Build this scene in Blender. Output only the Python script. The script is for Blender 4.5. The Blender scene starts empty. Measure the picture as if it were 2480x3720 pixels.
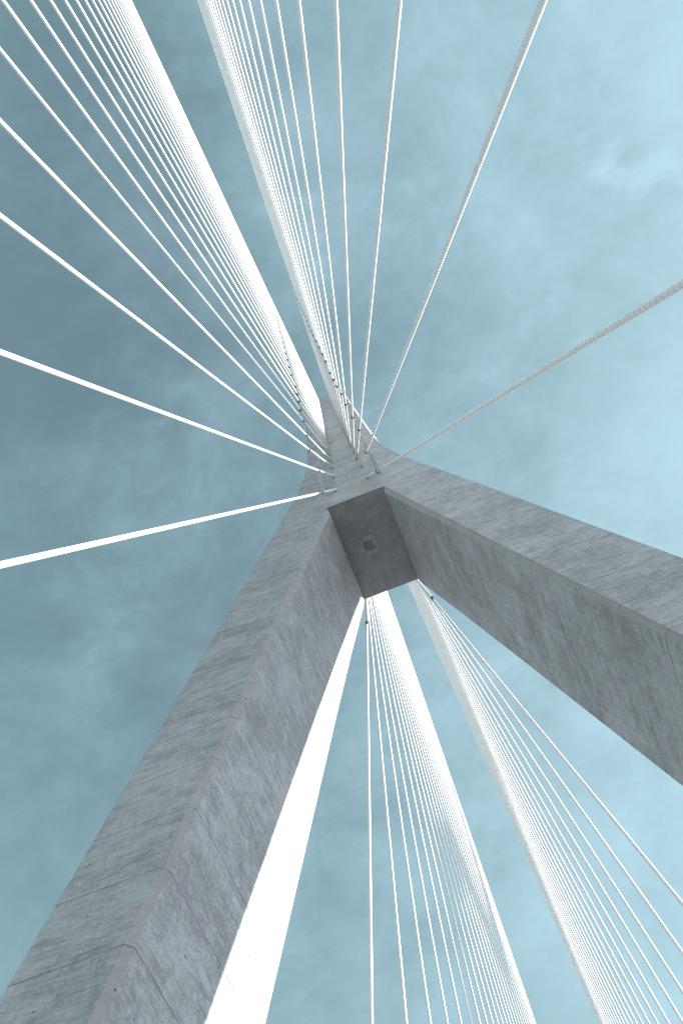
# Looking straight up a concrete cable-stayed bridge pylon from the deck.
import bpy, bmesh, math
from mathutils import Matrix, Vector

scene = bpy.context.scene
col = scene.collection
OZ = 58.487           # height of the pylon soffit (the fork of the legs) above the deck surface

# ------------------------------------------------------------------ helpers
def interp(x, xs, ys):
    if x <= xs[0]: return ys[0]
    for i in range(1, len(xs)):
        if x <= xs[i]:
            t = (x - xs[i-1]) / (xs[i] - xs[i-1])
            return ys[i-1] + t * (ys[i] - ys[i-1])
    return ys[-1]

def obj(name, verts, faces, material, parent=None, smooth=False):
    me = bpy.data.meshes.new(name)
    me.from_pydata([tuple(v) for v in verts], [], faces)
    me.materials.append(material)
    bm = bmesh.new(); bm.from_mesh(me)
    bmesh.ops.recalc_face_normals(bm, faces=bm.faces)
    bm.to_mesh(me); bm.free()
    if smooth:
        for p in me.polygons: p.use_smooth = True
    o = bpy.data.objects.new(name, me)
    col.objects.link(o)
    if parent: o.parent = parent
    return o

def empty(name, loc, mat=None):
    o = bpy.data.objects.new(name, None)
    o.empty_display_size = 0.5
    col.objects.link(o)
    if mat is not None: o.matrix_world = mat
    else: o.location = loc
    return o

def tag(o, label=None, cat=None, group=None, kind=None):
    if label: o['label'] = label
    if cat: o['category'] = cat
    if group: o['group'] = group
    if kind: o['kind'] = kind

def loft(sections, cap_start=False, cap_end=False):
    n = len(sections[0]); V = []; F = []
    for s in sections: V += s
    for i in range(len(sections) - 1):
        for j in range(n):
            k = (j + 1) % n
            F.append((i*n+j, i*n+k, (i+1)*n+k, (i+1)*n+j))
    if cap_start: F.append(tuple(range(n)))
    if cap_end: F.append(tuple(range((len(sections)-1)*n, len(sections)*n)))
    return V, F

def box(x0, x1, y0, y1, z0, z1):
    V = [(x, y, z) for z in (z0, z1) for (x, y) in ((x0, y0), (x1, y0), (x1, y1), (x0, y1))]
    F = [(0, 1, 2, 3), (4, 5, 6, 7), (0, 1, 5, 4), (1, 2, 6, 5), (2, 3, 7, 6), (3, 0, 4, 7)]
    return V, F

def join(*parts):
    V = []; F = []
    for v, f in parts:
        b = len(V); V += list(v); F += [tuple(i + b for i in q) for q in f]
    return V, F

# ------------------------------------------------------------------ materials
class NT:
    """tiny node-graph builder"""
    def __init__(self, tree): self.t = tree; self.l = tree.links
    def n(self, typ, **kw):
        nd = self.t.nodes.new(typ)
        for k, v in kw.items(): setattr(nd, k, v)
        return nd
    def set(self, sock, v):
        if hasattr(v, 'is_output'): self.l.new(v, sock)
        else: sock.default_value = v
    def math(self, op, a, b=0.0, c=0.0, clamp=False):
        nd = self.n('ShaderNodeMath', operation=op, use_clamp=clamp)
        self.set(nd.inputs[0], a); self.set(nd.inputs[1], b); self.set(nd.inputs[2], c)
        return nd.outputs[0]
    def noise(self, vec, scale, detail=4.0, rough=0.55, dist=0.0):
        nd = self.n('ShaderNodeTexNoise')
        self.set(nd.inputs['Vector'], vec)
        nd.inputs['Scale'].default_value = scale; nd.inputs['Detail'].default_value = detail
        nd.inputs['Roughness'].default_value = rough; nd.inputs['Distortion'].default_value = dist
        return nd.outputs['Fac']
    def ramp(self, v, a, b, lo=0.0, hi=1.0):
        nd = self.n('ShaderNodeMapRange', interpolation_type='SMOOTHSTEP')
        self.set(nd.inputs[0], v); nd.inputs[1].default_value = a; nd.inputs[2].default_value = b
        nd.inputs[3].default_value = lo; nd.inputs[4].default_value = hi
        return nd.outputs[0]
    def mix(self, f, a, b, blend='MIX'):
        nd = self.n('ShaderNodeMix', data_type='RGBA', blend_type=blend)
        self.set(nd.inputs[0], f); self.set(nd.inputs[6], a); self.set(nd.inputs[7], b)
        return nd.outputs[2]
    def comb(self, x, y, z):
        nd = self.n('ShaderNodeCombineXYZ')
        self.set(nd.inputs[0], x); self.set(nd.inputs[1], y); self.set(nd.inputs[2], z)
        return nd.outputs[0]
    def vmul(self, v, s):
        nd = self.n('ShaderNodeVectorMath', operation='MULTIPLY')
        self.set(nd.inputs[0], v); nd.inputs[1].default_value = s
        return nd.outputs[0]

def new_mat(name):
    m = bpy.data.materials.new(name); m.use_nodes = True
    b = NT(m.node_tree); bsdf = m.node_tree.nodes['Principled BSDF']
    return m, b, bsdf

def concrete(name, tone=1.0, streak=1.0, flat=None):
    m, b, bs = new_mat(name)
    geo = b.n('ShaderNodeNewGeometry'); P = geo.outputs['Position']
    sep = b.n('ShaderNodeSeparateXYZ'); b.set(sep.inputs[0], P)
    x, y, z = sep.outputs
    nsep = b.n('ShaderNodeSeparateXYZ'); b.set(nsep.inputs[0], geo.outputs['True Normal'])
    front = b.math('GREATER_THAN', b.math('ABSOLUTE', nsep.outputs[1]), 0.8)
    # broad blotches, board streaks (level bands), fine grain
    big = b.noise(b.vmul(P, (0.24, 0.24, 0.36)), 1.0, 3, 0.55, 0.6)
    mid = b.noise(b.vmul(P, (1.1, 1.1, 1.9)), 1.0, 10, 0.82, 0.4)
    st1 = b.noise(b.vmul(P, (0.5, 0.5, 3.6)), 1.0, 9, 0.74, 0.5)
    st2 = b.noise(b.vmul(P, (1.5, 1.5, 12.0)), 1.0, 6, 0.70, 0.3)
    fine = b.noise(P, 9.0, 8, 0.84)
    drip = b.noise(b.vmul(P, (4.2, 4.2, 0.40)), 1.0, 6, 0.68, 0.3)     # rain streaks running down
    v = b.math('MULTIPLY_ADD', big, 0.60, 0.0)
    v = b.math('MULTIPLY_ADD', mid, 0.90, v)
    v = b.math('MULTIPLY_ADD', st1, 0.55 * streak, v)
    v = b.math('MULTIPLY_ADD', st2, 0.40 * streak, v)
    v = b.math('MULTIPLY_ADD', fine, 1.05, v)
    v = b.math('MULTIPLY_ADD', drip, 0.30, v)
    mean = 0.5 * (0.60 + 0.90 + 0.95 * streak + 1.35)
    t = b.ramp(v, mean - 0.29, mean + 0.29)
    c = b.mix(t, (0.243*tone, 0.243*tone, 0.252*tone, 1), (0.475*tone, 0.495*tone, 0.508*tone, 1))
    # crisp-edged patches: film of dark mortar left by the shutter boards, and pale scabs
    pn = b.noise(b.vmul(P, (0.65, 0.65, 2.1)), 1.0, 10, 0.82, 0.7)
    patch = b.ramp(pn, 0.53, 0.57)
    c = b.mix(b.math('MULTIPLY', patch, 0.42), c, (0.185*tone, 0.19*tone, 0.21*tone, 1))
    scab = b.ramp(b.noise(b.vmul(P, (1.0, 1.0, 2.8)), 1.0, 9, 0.78, 0.7), 0.60, 0.66)
    c = b.mix(b.math('MULTIPLY', scab, 0.36), c, (0.50*tone, 0.545*tone, 0.56*tone, 1))
    line = b.ramp(b.noise(b.vmul(P, (0.40, 0.40, 8.0)), 1.0, 3, 0.6, 0.25), 0.60, 0.67)
    c = b.mix(b.math('MULTIPLY', line, 0.5 * streak), c, (0.17*tone, 0.17*tone, 0.18*tone, 1))
    tint = b.ramp(b.noise(b.vmul(P, (0.35, 0.35, 0.8)), 1.0, 4, 0.6, 1.0), 0.42, 0.62)
    c = b.mix(b.math('MULTIPLY', tint, 0.26), c, b.mix(1.0, c, (1.10, 0.93, 1.0, 1), 'MULTIPLY'))
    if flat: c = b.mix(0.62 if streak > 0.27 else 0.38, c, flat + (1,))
    # lift joints every 2.75 m, one dark line with a pale lip
    zl = b.math('ADD', z, 200.0 * 2.75 + 1.78 - OZ)
    wob = b.math('MULTIPLY_ADD', b.noise(b.vmul(P, (0.5, 0.5, 0.5)), 1.0, 2), 0.10, -0.05)
    fr = b.math('FRACT', b.math('DIVIDE', b.math('ADD', zl, wob), 2.75))
    d = b.math('MULTIPLY', b.math('MINIMUM', fr, b.math('SUBTRACT', 1.0, fr)), 2.75)
    brk = b.ramp(b.noise(b.vmul(P, (0.6, 0.6, 0.3)), 1.0, 3), 0.40, 0.56)
    jl = b.math('MULTIPLY', b.ramp(d, 0.012, 0.04, 1.0, 0.0), b.math('MULTIPLY_ADD', brk, 0.4, 0.6))
    lip = b.ramp(b.math('ABSOLUTE', b.math('SUBTRACT', fr, 0.035)), 0.0, 0.022, 1.0, 0.0)
    c = b.mix(b.math('MULTIPLY', lip, b.math('MULTIPLY', brk, 0.35)), c, (0.50*tone, 0.49*tone, 0.50*tone, 1))
    c = b.mix(b.math('MULTIPLY', jl, 0.6), c, (0.15, 0.15, 0.155, 1))
    # upright panel joints of the shuttering
    ax = b.math('SUBTRACT', b.math('ABSOLUTE', x), b.math('MULTIPLY', b.math('SUBTRACT', OZ, z), 0.19))
    h = b.math('ADD', b.math('MULTIPLY', front, ax), b.math('MULTIPLY', b.math('SUBTRACT', 1.0, front), y))
    fh = b.math('FRACT', b.math('DIVIDE', b.math('ADD', h, 101.15), 2.3))
    dh = b.math('MULTIPLY', b.math('MINIMUM', fh, b.math('SUBTRACT', 1.0, fh)), 2.3)
    brk2 = b.ramp(b.noise(b.vmul(P, (0.9, 0.9, 0.16)), 1.0, 3), 0.46, 0.60)
    c = b.mix(b.math('MULTIPLY', b.ramp(dh, 0.010, 0.035, 1.0, 0.0), b.math('MULTIPLY', brk2, 0.5)), c, (0.17, 0.17, 0.175, 1))
    # form-tie holes, some of them left open
    u = b.math('FRACT', b.math('DIVIDE', b.math('ADD', h, 100.4), 1.15)); w = b.math('FRACT', b.math('DIVIDE', b.math('ADD', zl, 0.55), 1.375))
    du = b.math('MULTIPLY', b.math('SUBTRACT', u, 0.5), 1.15); dw = b.math('MULTIPLY', b.math('SUBTRACT', w, 0.5), 1.375)
    r = b.math('SQRT', b.math('ADD', b.math('MULTIPLY', du, du), b.math('MULTIPLY', dw, dw)))
    some = b.ramp(b.noise(b.vmul(P, (0.45, 0.45, 0.75)), 1.0, 1), 0.57, 0.60)
    c = b.mix(b.math('MULTIPLY', b.ramp(r, 0.030, 0.055, 1.0, 0.0), b.math('MULTIPLY', some, 0.75)), c, (0.09, 0.09, 0.095, 1))
    b.set(bs.inputs['Base Color'], c)
    b.set(bs.inputs['Roughness'], b.math('MULTIPLY_ADD', fine, 0.25, 0.55))
    bump = b.n('ShaderNodeBump'); bump.inputs['Strength'].default_value = 0.55; bump.inputs['Distance'].default_value = 0.05
    hh = b.math('MULTIPLY_ADD', jl, -0.8, b.math('ADD', b.math('MULTIPLY', st2, 0.9), b.math('ADD', b.math('MULTIPLY', fine, 0.5), b.math('MULTIPLY', mid, 0.7))))
    b.set(bump.inputs['Height'], hh); b.set(bs.inputs['Normal'], bump.outputs[0])
    return m

def flat_mat(name, colr, rough=0.6, var=0.12, scale=2.0):
    m, b, bs = new_mat(name)
    tc = b.n('ShaderNodeTexCoord')
    t = b.noise(tc.outputs['Object'], scale, 5, 0.6)
    c0 = tuple(x * (1 - var) for x in colr) + (1,); c1 = tuple(min(1, x * (1 + var)) for x in colr) + (1,)
    b.set(bs.inputs['Base Color'], b.mix(b.ramp(t, 0.3, 0.7), c0, c1)); bs.inputs['Roughness'].default_value = rough
    return m

def sheath_mat(name, ring):
    """white HDPE sheath with the thin seam of its helical fillet"""
    m, b, bs = new_mat(name)
    tc = b.n('ShaderNodeTexCoord'); sep = b.n('ShaderNodeSeparateXYZ'); b.set(sep.inputs[0], tc.outputs['Object'])
    x, y, z = sep.outputs
    ang = b.math('DIVIDE', b.math('ARCTAN2', y, x), 2 * math.pi)
    f = b.math('FRACT', b.math('ADD', b.math('DIVIDE', z, 0.22), b.math('MULTIPLY', ang, 0.0)))
    d = b.math('MINIMUM', f, b.math('SUBTRACT', 1.0, f))
    seam = b.ramp(d, 0.07, 0.14, 1.0, 0.0)
    dirt = b.ramp(b.noise(b.vmul(tc.outputs['Object'], (4, 4, 0.35)), 1.0, 4, 0.6), 0.45, 0.75)
    c = b.mix(b.math('MULTIPLY', dirt, 0.2), (0.86, 0.86, 0.86, 1), (0.78, 0.78, 0.775, 1))
    c = b.mix(b.math('MULTIPLY', seam, ring), c, (0.40, 0.41, 0.42, 1))
    b.set(bs.inputs['Base Color'], c); bs.inputs['Roughness'].default_value = 0.42
    return m

M_CONC = concrete('board_marked_concrete')
M_SOFF = concrete('plain_shaded_soffit_concrete', 0.85, 0.25, (0.32, 0.315, 0.315))  # less streaked concrete, toned down to carry the underside's shade
M_CHAM = concrete('smooth_chamfer_concrete', 1.0, 0.3, (0.345, 0.328, 0.338))
M_PAD = flat_mat('pale_patch_concrete', (0.345, 0.345, 0.35), 0.7, 0.2)
M_HATCH = flat_mat('dark_steel_hatch', (0.20, 0.20, 0.21), 0.5)
M_PLATE = flat_mat('embedded_plate', (0.36, 0.36, 0.37), 0.6)
M_SHEATH = sheath_mat('white_sheath', 0.0)
M_RINGED = sheath_mat('ringed_white_sheath', 0.38)
M_FAINT = sheath_mat('faintly_ringed_white_sheath', 0.14)
M_PIPE = flat_mat('pale_grey_pipe', (0.82, 0.82, 0.82), 0.45, 0.05, 1.2)
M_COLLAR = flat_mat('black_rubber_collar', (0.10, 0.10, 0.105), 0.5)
M_STEEL = flat_mat('dark_steel', (0.10, 0.10, 0.11), 0.5)
M_DECK = flat_mat('worn_deck_asphalt', (0.19, 0.19, 0.19), 0.9, 0.15, 0.6)
M_KERB = flat_mat('kerb_concrete', (0.42, 0.42, 0.41), 0.85)
M_LAND = flat_mat('pale_grey_ground', (0.26, 0.265, 0.27), 0.9, 0.2, 0.02)

# ------------------------------------------------------------------ pylon
XZ = [-145, -40.6, -30.3, -20.0, -7.6, 0.0, 4.3, 7.0, 9.6, 12.5, 15.5, 18.7, 22.0, 26.6, 33.0, 43.0, 70.0, 95.0]
XV = [32.6, 14.10, 12.29, 10.50, 8.38, 7.02, 6.24, 5.78, 5.38, 5.02, 4.74, 4.49, 4.32, 4.17, 4.10, 4.07, 4.09, 4.17]
def outer(z): return interp(z, XZ, XV)
K = 0.192
D = 9.0

def section_mast(z, recess):
    xo = outer(z)
    f = recess
    w = interp(z, [0, 6, 14, 30, 60, 95], [0.01, 0.02, 0.22, 0.50, 0.42, 0.03])
    h = w * 2.0
    t = 0.50 * f; c = 0.40 * f
    p = [(-xo-w, h), (-xo, 0), (-3.0, 0), (-3.0 + c, t), (3.0 - c, t), (3.0, 0), (xo, 0), (xo+w, h), (xo+w, D), (-xo-w, D)]
    return [(x, y, z + OZ) for x, y in p]

pylon = empty('bridge_pylon', (0, 4.5, -27))
tag(pylon, 'grey board-marked concrete bridge pylon, two splayed legs joining into one tall mast', 'bridge pylon')
def local(V, par): # parts live in the thing's own frame
    o = par.location
    return [(v[0]-o.x, v[1]-o.y, v[2]-o.z) for v in V]

def recess_at(z): return interp(z, [4.3, 27.0, 42.0], [1.0, 0.5, 0.0])
lev = [(0.0, 0), (4.3, 0), (4.302, 1.0)]
for z in [7, 9.6, 12.5, 15.5, 18.7, 22, 26.6, 30, 33, 38, 43, 56, 70, 82, 95]:
    lev.append((z, recess_at(z)))
secs = [section_mast(z, max(f, 0.004)) for z, f in lev]
V, F = loft(secs, False, True)
XI = 2.6
mast = obj('mast', local(V, pylon), F, M_CONC, pylon)
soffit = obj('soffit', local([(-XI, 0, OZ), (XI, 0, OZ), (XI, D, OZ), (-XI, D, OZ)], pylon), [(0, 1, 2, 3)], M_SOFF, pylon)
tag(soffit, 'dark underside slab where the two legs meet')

def section_leg(s, z):
    d = -z
    c = interp(d, [0, 1.0, 15, 45], [0.002, 0.34, 0.30, 0.22])
    xf = XI + K * d; xo = outer(z)
    yb = interp(d, [0, 3, 10, 18, 36, 90], [D, 8.85, 8.60, 8.42, 8.17, 7.6])
    xb = xf - min(0.2, c)
    p = [(xf, 0), (xf - c, c), (xb, yb), (xb + 0.10, yb + 0.12), (xo, yb + 0.12 if d > 1 else D), (xo, 0)]
    return [(s * x, y, z + OZ) for x, y in p]
legs = []
for s, lab in ((-1, 'left leg with a sunlit strip along its inner face'), (1, 'right leg shaded on both visible faces')):
    zs = [0, -0.4, -1.0, -1.6, -2.2, -3.0, -4.5, -7.6, -10, -14, -18, -20, -25, -30.3, -36, -40.6, -50, -60, -85.4]
    V, F = loft([section_leg(s, z) for z in zs])
    lg = obj('leg', local(V, pylon), F, M_CONC, pylon); tag(lg, lab); legs.append(lg)
    lg.data.materials.append(M_CHAM)
    for p in lg.data.polygons:
        if len(p.vertices) == 4 and {v % 6 for v in p.vertices} == {0, 1}: p.material_index = 1

# access hatch and cast-in plates on the underside
V, F = box(-1.35, 0.38, 3.55, 5.35, OZ - 0.05, OZ + 0.02)
pad = obj('hatch_frame', local(V, pylon), F, M_PAD, soffit)
V, F = box(-0.90, -0.03, 4.02, 4.86, OZ - 0.058, OZ - 0.02)
obj('access_hatch', local(V, pylon), F, M_HATCH, soffit)
for (px, py) in [(-1.6, 6.2), (-0.7, 6.0), (0.45, 5.75), (1.35, 5.65), (-1.75, 7.95), (-0.75, 7.85), (0.5, 7.75), (1.45, 7.6), (-1.2, 1.5), (0.4, 1.3), (-1.75, 3.4), (1.3, 3.3), (-0.5, 2.4)]:
    V, F = join(box(px-0.13, px+0.13, py-0.13, py-0.08, OZ-0.03, OZ+0.01), box(px-0.13, px+0.13, py+0.08, py+0.13, OZ-0.03, OZ+0.01),
                box(px-0.13, px-0.08, py-0.079, py+0.079, OZ-0.03, OZ+0.01), box(px+0.08, px+0.13, py-0.079, py+0.079, OZ-0.03, OZ+0.01))
    obj('cast_in_plate', local(V, pylon), F, M_PLATE, soffit)
# things on the mast's top edge
ZT = OZ + 95
V, F = join(box(0.35, 1.75, 0.10, 0.32, ZT - 0.01, ZT + 0.9), box(1.1, 1.75, 0.06, 0.36, ZT + 0.9, ZT + 1.8), box(0.0, 0.35, 0.13, 0.29, ZT + 0.1, ZT + 0.55))
obj('roof_light', local(V, pylon), F, M_STEEL, mast)
V, F = join(box(-0.22, -0.10, 0.08, 0.20, ZT - 0.01, ZT + 1.9), box(-0.32, 0.0, 0.04, 0.24, ZT + 1.9, ZT + 2.5))
obj('lightning_mast', local(V, pylon), F, M_PIPE, mast)

# ------------------------------------------------------------------ stay cables
AZ = [5.58, 11.99, 16.81, 20.8, 24.86, 27.32, 29.79, 32.26, 34.75, 37.23, 39.72, 42.22, 44.73, 47.24, 49.75, 52.27, 54.8, 57.34, 59.88, 62.42, 64.98, 67.53, 70.1, 72.67, 75.25, 77.83, 80.42]
YF = [16.24, 24.78, 33.31, 41.85, 50.39, 58.92, 67.46, 76.0, 84.46, 92.77, 100.9, 108.83, 116.56, 124.06, 131.32, 138.31, 145.02, 151.43, 157.53, 163.3, 168.71, 173.76, 178.43, 182.69, 186.53, 189.93, 192.88]
YB = [21.6, 32.3, 42.9, 53.3, 63.6, 74.0, 84.1, 94.1, 104.1, 114.3, 124.6, 134.9, 145.2, 155.8, 166.8, 178.4, 190.3, 202.5, 214.7, 226.9, 238.6, 249.5, 259.2, 267.7, 275.0, 281.1, 285.9]
def AX(z): return interp(z, [5.58, 12, 16.8, 20.8, 24.9, 45, 92], [1.83, 1.61, 1.49, 1.44, 1.32, 1.132, 1.066])
PL = [7.6, 7.8, 11.0, 11.2, 12.0, 12.6, 12.8, 13.0, 13.4, 14.8, 15.5, 16.2, 16.9, 17.6, 18.2, 18.8, 19.6, 20.3, 20.8, 21.4, 22.0, 22.8, 23.8, 25.2, 26.3, 27.6, 29.0]
NC = 27

def tube(rings, seg, cap0=False, cap1=False):
    secs = []
    for z, r in rings:
        secs.append([(r*math.cos(2*math.pi*j/seg), r*math.sin(2*math.pi*j/seg), z) for j in range(seg)])
    return loft(secs, cap0, cap1)

ORD = ['', 'second ', 'third ', 'fourth ', 'fifth ', 'sixth ', 'seventh ', 'eighth ', 'ninth ', 'tenth ', 'eleventh ', 'twelfth ', 'thirteenth ', 'fourteenth ']
FAN = {('front', -1): 'upper left fan', ('front', 1): 'upper right fan', ('back', -1): 'lower left fan', ('back', 1): 'lower right fan'}
GRP = {('front', -1): 'stay cables of the upper left fan', ('front', 1): 'stay cables of the upper right fan',
       ('back', -1): 'stay cables of the lower left fan', ('back', 1): 'stay cables of the lower right fan'}
SPECIAL = {('front', -1, 1): 'thick white stay cable sloping down leftward, lowest of the upper left fan',
           ('front', 1, 1): 'ringed pale grey stay cable reaching far right, lowest of the upper right fan',
           ('back', -1, 1): 'near-vertical white stay cable next to the left leg, steepest of its lower fan',
           ('back', 1, 1): 'white stay cable closest to the right leg, outermost of its lower fan',
           ('front', -1, 27): 'topmost white stay cable, at the dense inner edge of the upper left fan',
           ('front', 1, 27): 'topmost white stay cable, at the dense left edge of the upper right fan',
           ('back', -1, 27): 'topmost white stay cable, at the dense right edge of the lower left fan',
           ('back', 1, 27): 'topmost white stay cable, at the dense left edge of the lower right fan'}
def cable_label(side, s, i):
    if (side, s, i) in SPECIAL: return SPECIAL[(side, s, i)]
    if i <= 14: return f'white stay cable, {ORD[i-1]}up from the lowest anchor in the {FAN[(side, s)]}'
    return f'white stay cable, {ORD[27-i]}down from the topmost anchor in the {FAN[(side, s)]}'

R_S, R_P = 0.093, 0.112
for side in ('front', 'back'):
    for i in range(1, NC + 1):
        z = AZ[i-1]
        if side == 'front':
            Yv = YF[i-1]; bx = 10.223; kap = -0.003
        else:
            Yv = YB[i-1]; bx = 12.2; kap = 0.003
        for s in (-1, 1):
            f = recess_at(z)
            y0 = 0.50*f if side == 'front' else D
            sg = -1 if side == 'front' else 1
            A = Vector((s*AX(z), 0.0 if side == 'front' else D, z + OZ))
            E = Vector((s*bx + kap*Yv, sg*Yv, 0.02))
            dirv = E - A; L = dirv.length
            u = dirv.normalized()
            B = A + u * ((y0 - A.y) / u.y) if side == 'front' else A       # where it leaves the concrete
            L = (E - B).length
            zax = u; xax = Vector((0, 0, 1)).cross(zax).normalized(); yax = zax.cross(xax)
            mat = Matrix(((xax.x, yax.x, zax.x, B.x), (xax.y, yax.y, zax.y, B.y), (xax.z, yax.z, zax.z, B.z), (0, 0, 0, 1)))
            c = empty('stay_cable', None, mat)
            tag(c, cable_label(side, s, i), 'stay cable', GRP[(side, s)])
            pl = PL[i-1] if side == 'front' else min(PL[i-1], 7.6 if i < 3 else 8.2); seg = 18 if i < 5 else 12
            n = max(2, int(L / 12))
            V, F = tube([(pl - 0.3 + (L - pl + 0.3) * k / n, R_S) for k in range(n + 1)], seg, True, True)
            obj('sheath', V, F, M_RINGED if (side, i) == ('front', 1) else M_FAINT if (side == 'front' and i < 4) else M_SHEATH, c, True)
            V, F = tube([(-0.75, R_P), (pl * 0.5, R_P), (pl, R_P)], seg, True, True)
            obj('guide_pipe', V, F, M_PIPE, c, True)
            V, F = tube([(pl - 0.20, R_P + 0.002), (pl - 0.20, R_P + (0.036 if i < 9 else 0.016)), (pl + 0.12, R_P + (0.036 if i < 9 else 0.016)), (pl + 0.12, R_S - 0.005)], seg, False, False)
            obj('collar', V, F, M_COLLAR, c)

# ------------------------------------------------------------------ deck and ground under it
def struct(name, V, F, m):
    o = obj(name, V, F, m); tag(o, kind='structure'); return o
V, F = box(-12.9, 12.9, -330, 380, -2.4, 0.0); struct('road_deck', V, F, M_DECK)
for s in (-1, 1):
    V, F = box(min(s*8.6, s*8.9), max(s*8.6, s*8.9), -330, 380, 0.002, 0.13); struct('kerb', V, F, M_KERB)
V, F = [(-3000, -3000, -27), (3000, -3000, -27), (3000, 3000, -27), (-3000, 3000, -27)], [(0, 1, 2, 3)]
struct('ground', V, F, M_LAND)

# ------------------------------------------------------------------ light
SUN = Vector((3.1, 0.612, 1.0)).normalized()
elev = math.asin(SUN.z); azim = math.atan2(SUN.x, SUN.y)
ld = bpy.data.lights.new('sun', 'SUN'); ld.energy = 4.2; ld.angle = math.radians(0.5); ld.color = (1.0, 0.97, 0.93)
lo = bpy.data.objects.new('sun', ld); col.objects.link(lo)
lo.rotation_euler = SUN.to_track_quat('Z', 'Y').to_euler(); lo.location = SUN * 300

SKY_TINT = (2.02, 2.06, 1.42, 1); VEIL = (3.55, 5.3, 6.2, 1); FILL_HAZE = (21.5, 23.2, 24.6)
world = bpy.data.worlds.new('World'); scene.world = world; world.use_nodes = True
wb = NT(world.node_tree)
bg = world.node_tree.nodes['Background']
sky = wb.n('ShaderNodeTexSky', sky_type='NISHITA')
sky.sun_disc = False; sky.sun_elevation = elev; sky.sun_rotation = azim
sky.altitude = 0; sky.air_density = 1.0; sky.dust_density = 0.6; sky.ozone_density = 1.0
tc = wb.n('ShaderNodeTexCoord'); dv = tc.outputs['Generated']
sp = wb.n('ShaderNodeSeparateXYZ'); wb.set(sp.inputs[0], dv)
zz = wb.math('ADD', wb.math('MAXIMUM', sp.outputs[2], 0.0), 0.35)
plane = wb.comb(wb.math('DIVIDE', sp.outputs[0], zz), wb.math('DIVIDE', sp.outputs[1], zz), 0.0)
# thin high veil: a broad sheet toward the sun, torn by finer noise
n1 = wb.noise(plane, 1.9, 5, 0.55, 0.25)
n2 = wb.noise(plane, 6.5, 7, 0.62, 0.4)
n3 = wb.noise(wb.vmul(plane, (1.0, 1.6, 1.0)), 17.0, 9, 0.72, 0.4)
wisp = wb.ramp(wb.noise(wb.vmul(plane, (1.0, 1.5, 1.0)), 4.2, 8, 0.60, 0.35), 0.60, 0.80)
side = wb.math('MULTIPLY_ADD', sp.outputs[0], 0.62, wb.math('MULTIPLY', sp.outputs[1], 0.26))
cov = wb.math('ADD', side, wb.math('MULTIPLY_ADD', n1, 0.62, wb.math('MULTIPLY_ADD', n2, 0.60, wb.math('MULTIPLY', n3, 0.30))))
cov = wb.math('MULTIPLY_ADD', wisp, 0.45, cov)
veil = wb.ramp(cov, 0.44, 1.40)
skyt = wb.mix(1.0, sky.outputs[0], SKY_TINT, 'MULTIPLY')
skyc = wb.mix(veil, skyt, VEIL)
# unseen bright horizon, added to fill the shaded concrete, stronger on the sun's side
low = wb.ramp(sp.outputs[2], 0.50, 0.02)
glow = wb.math('MAXIMUM', wb.math('MULTIPLY_ADD', sp.outputs[0], 0.88, 0.46), 0.24)
hz = wb.n('ShaderNodeVectorMath', operation='SCALE'); hz.inputs[0].default_value = FILL_HAZE; wb.set(hz.inputs['Scale'], glow)
skyc = wb.mix(wb.math('MULTIPLY', low, 0.95), skyc, hz.outputs[0])
wb.set(bg.inputs['Color'], skyc); bg.inputs['Strength'].default_value = 0.06

# ------------------------------------------------------------------ camera
RC = [[0.9320069564511724, 0.35851000895114726, -0.05323163165328235],
      [0.35993880309111737, -0.8983109951143904, 0.2519551826931281],
      [0.042509894800578506, -0.2539841127677911, -0.9662737600212488]]
cd = bpy.data.cameras.new('camera'); cam = bpy.data.objects.new('camera', cd); col.objects.link(cam)
m = Matrix.Identity(4)
for r in range(3):
    for k in range(3): m[r][k] = RC[k][r]
m[0][3], m[1][3], m[2][3] = 0.9374897, -14.1285822, -56.7865927 + OZ
cam.matrix_world = m
cd.sensor_fit = 'VERTICAL'; cd.sensor_height = 36.0; cd.sensor_width = 24.0
cd.lens = 2500.0 / 3720.0 * 36.0
cd.clip_start = 0.05; cd.clip_end = 6000
scene.camera = cam
scene.cycles.filter_width = 1.3

scene.view_settings.view_transform = 'Standard'; scene.view_settings.look = 'None'
scene.view_settings.gamma = 1.0; scene.view_settings.use_curve_mapping = False
scene.view_settings.exposure = 1.3
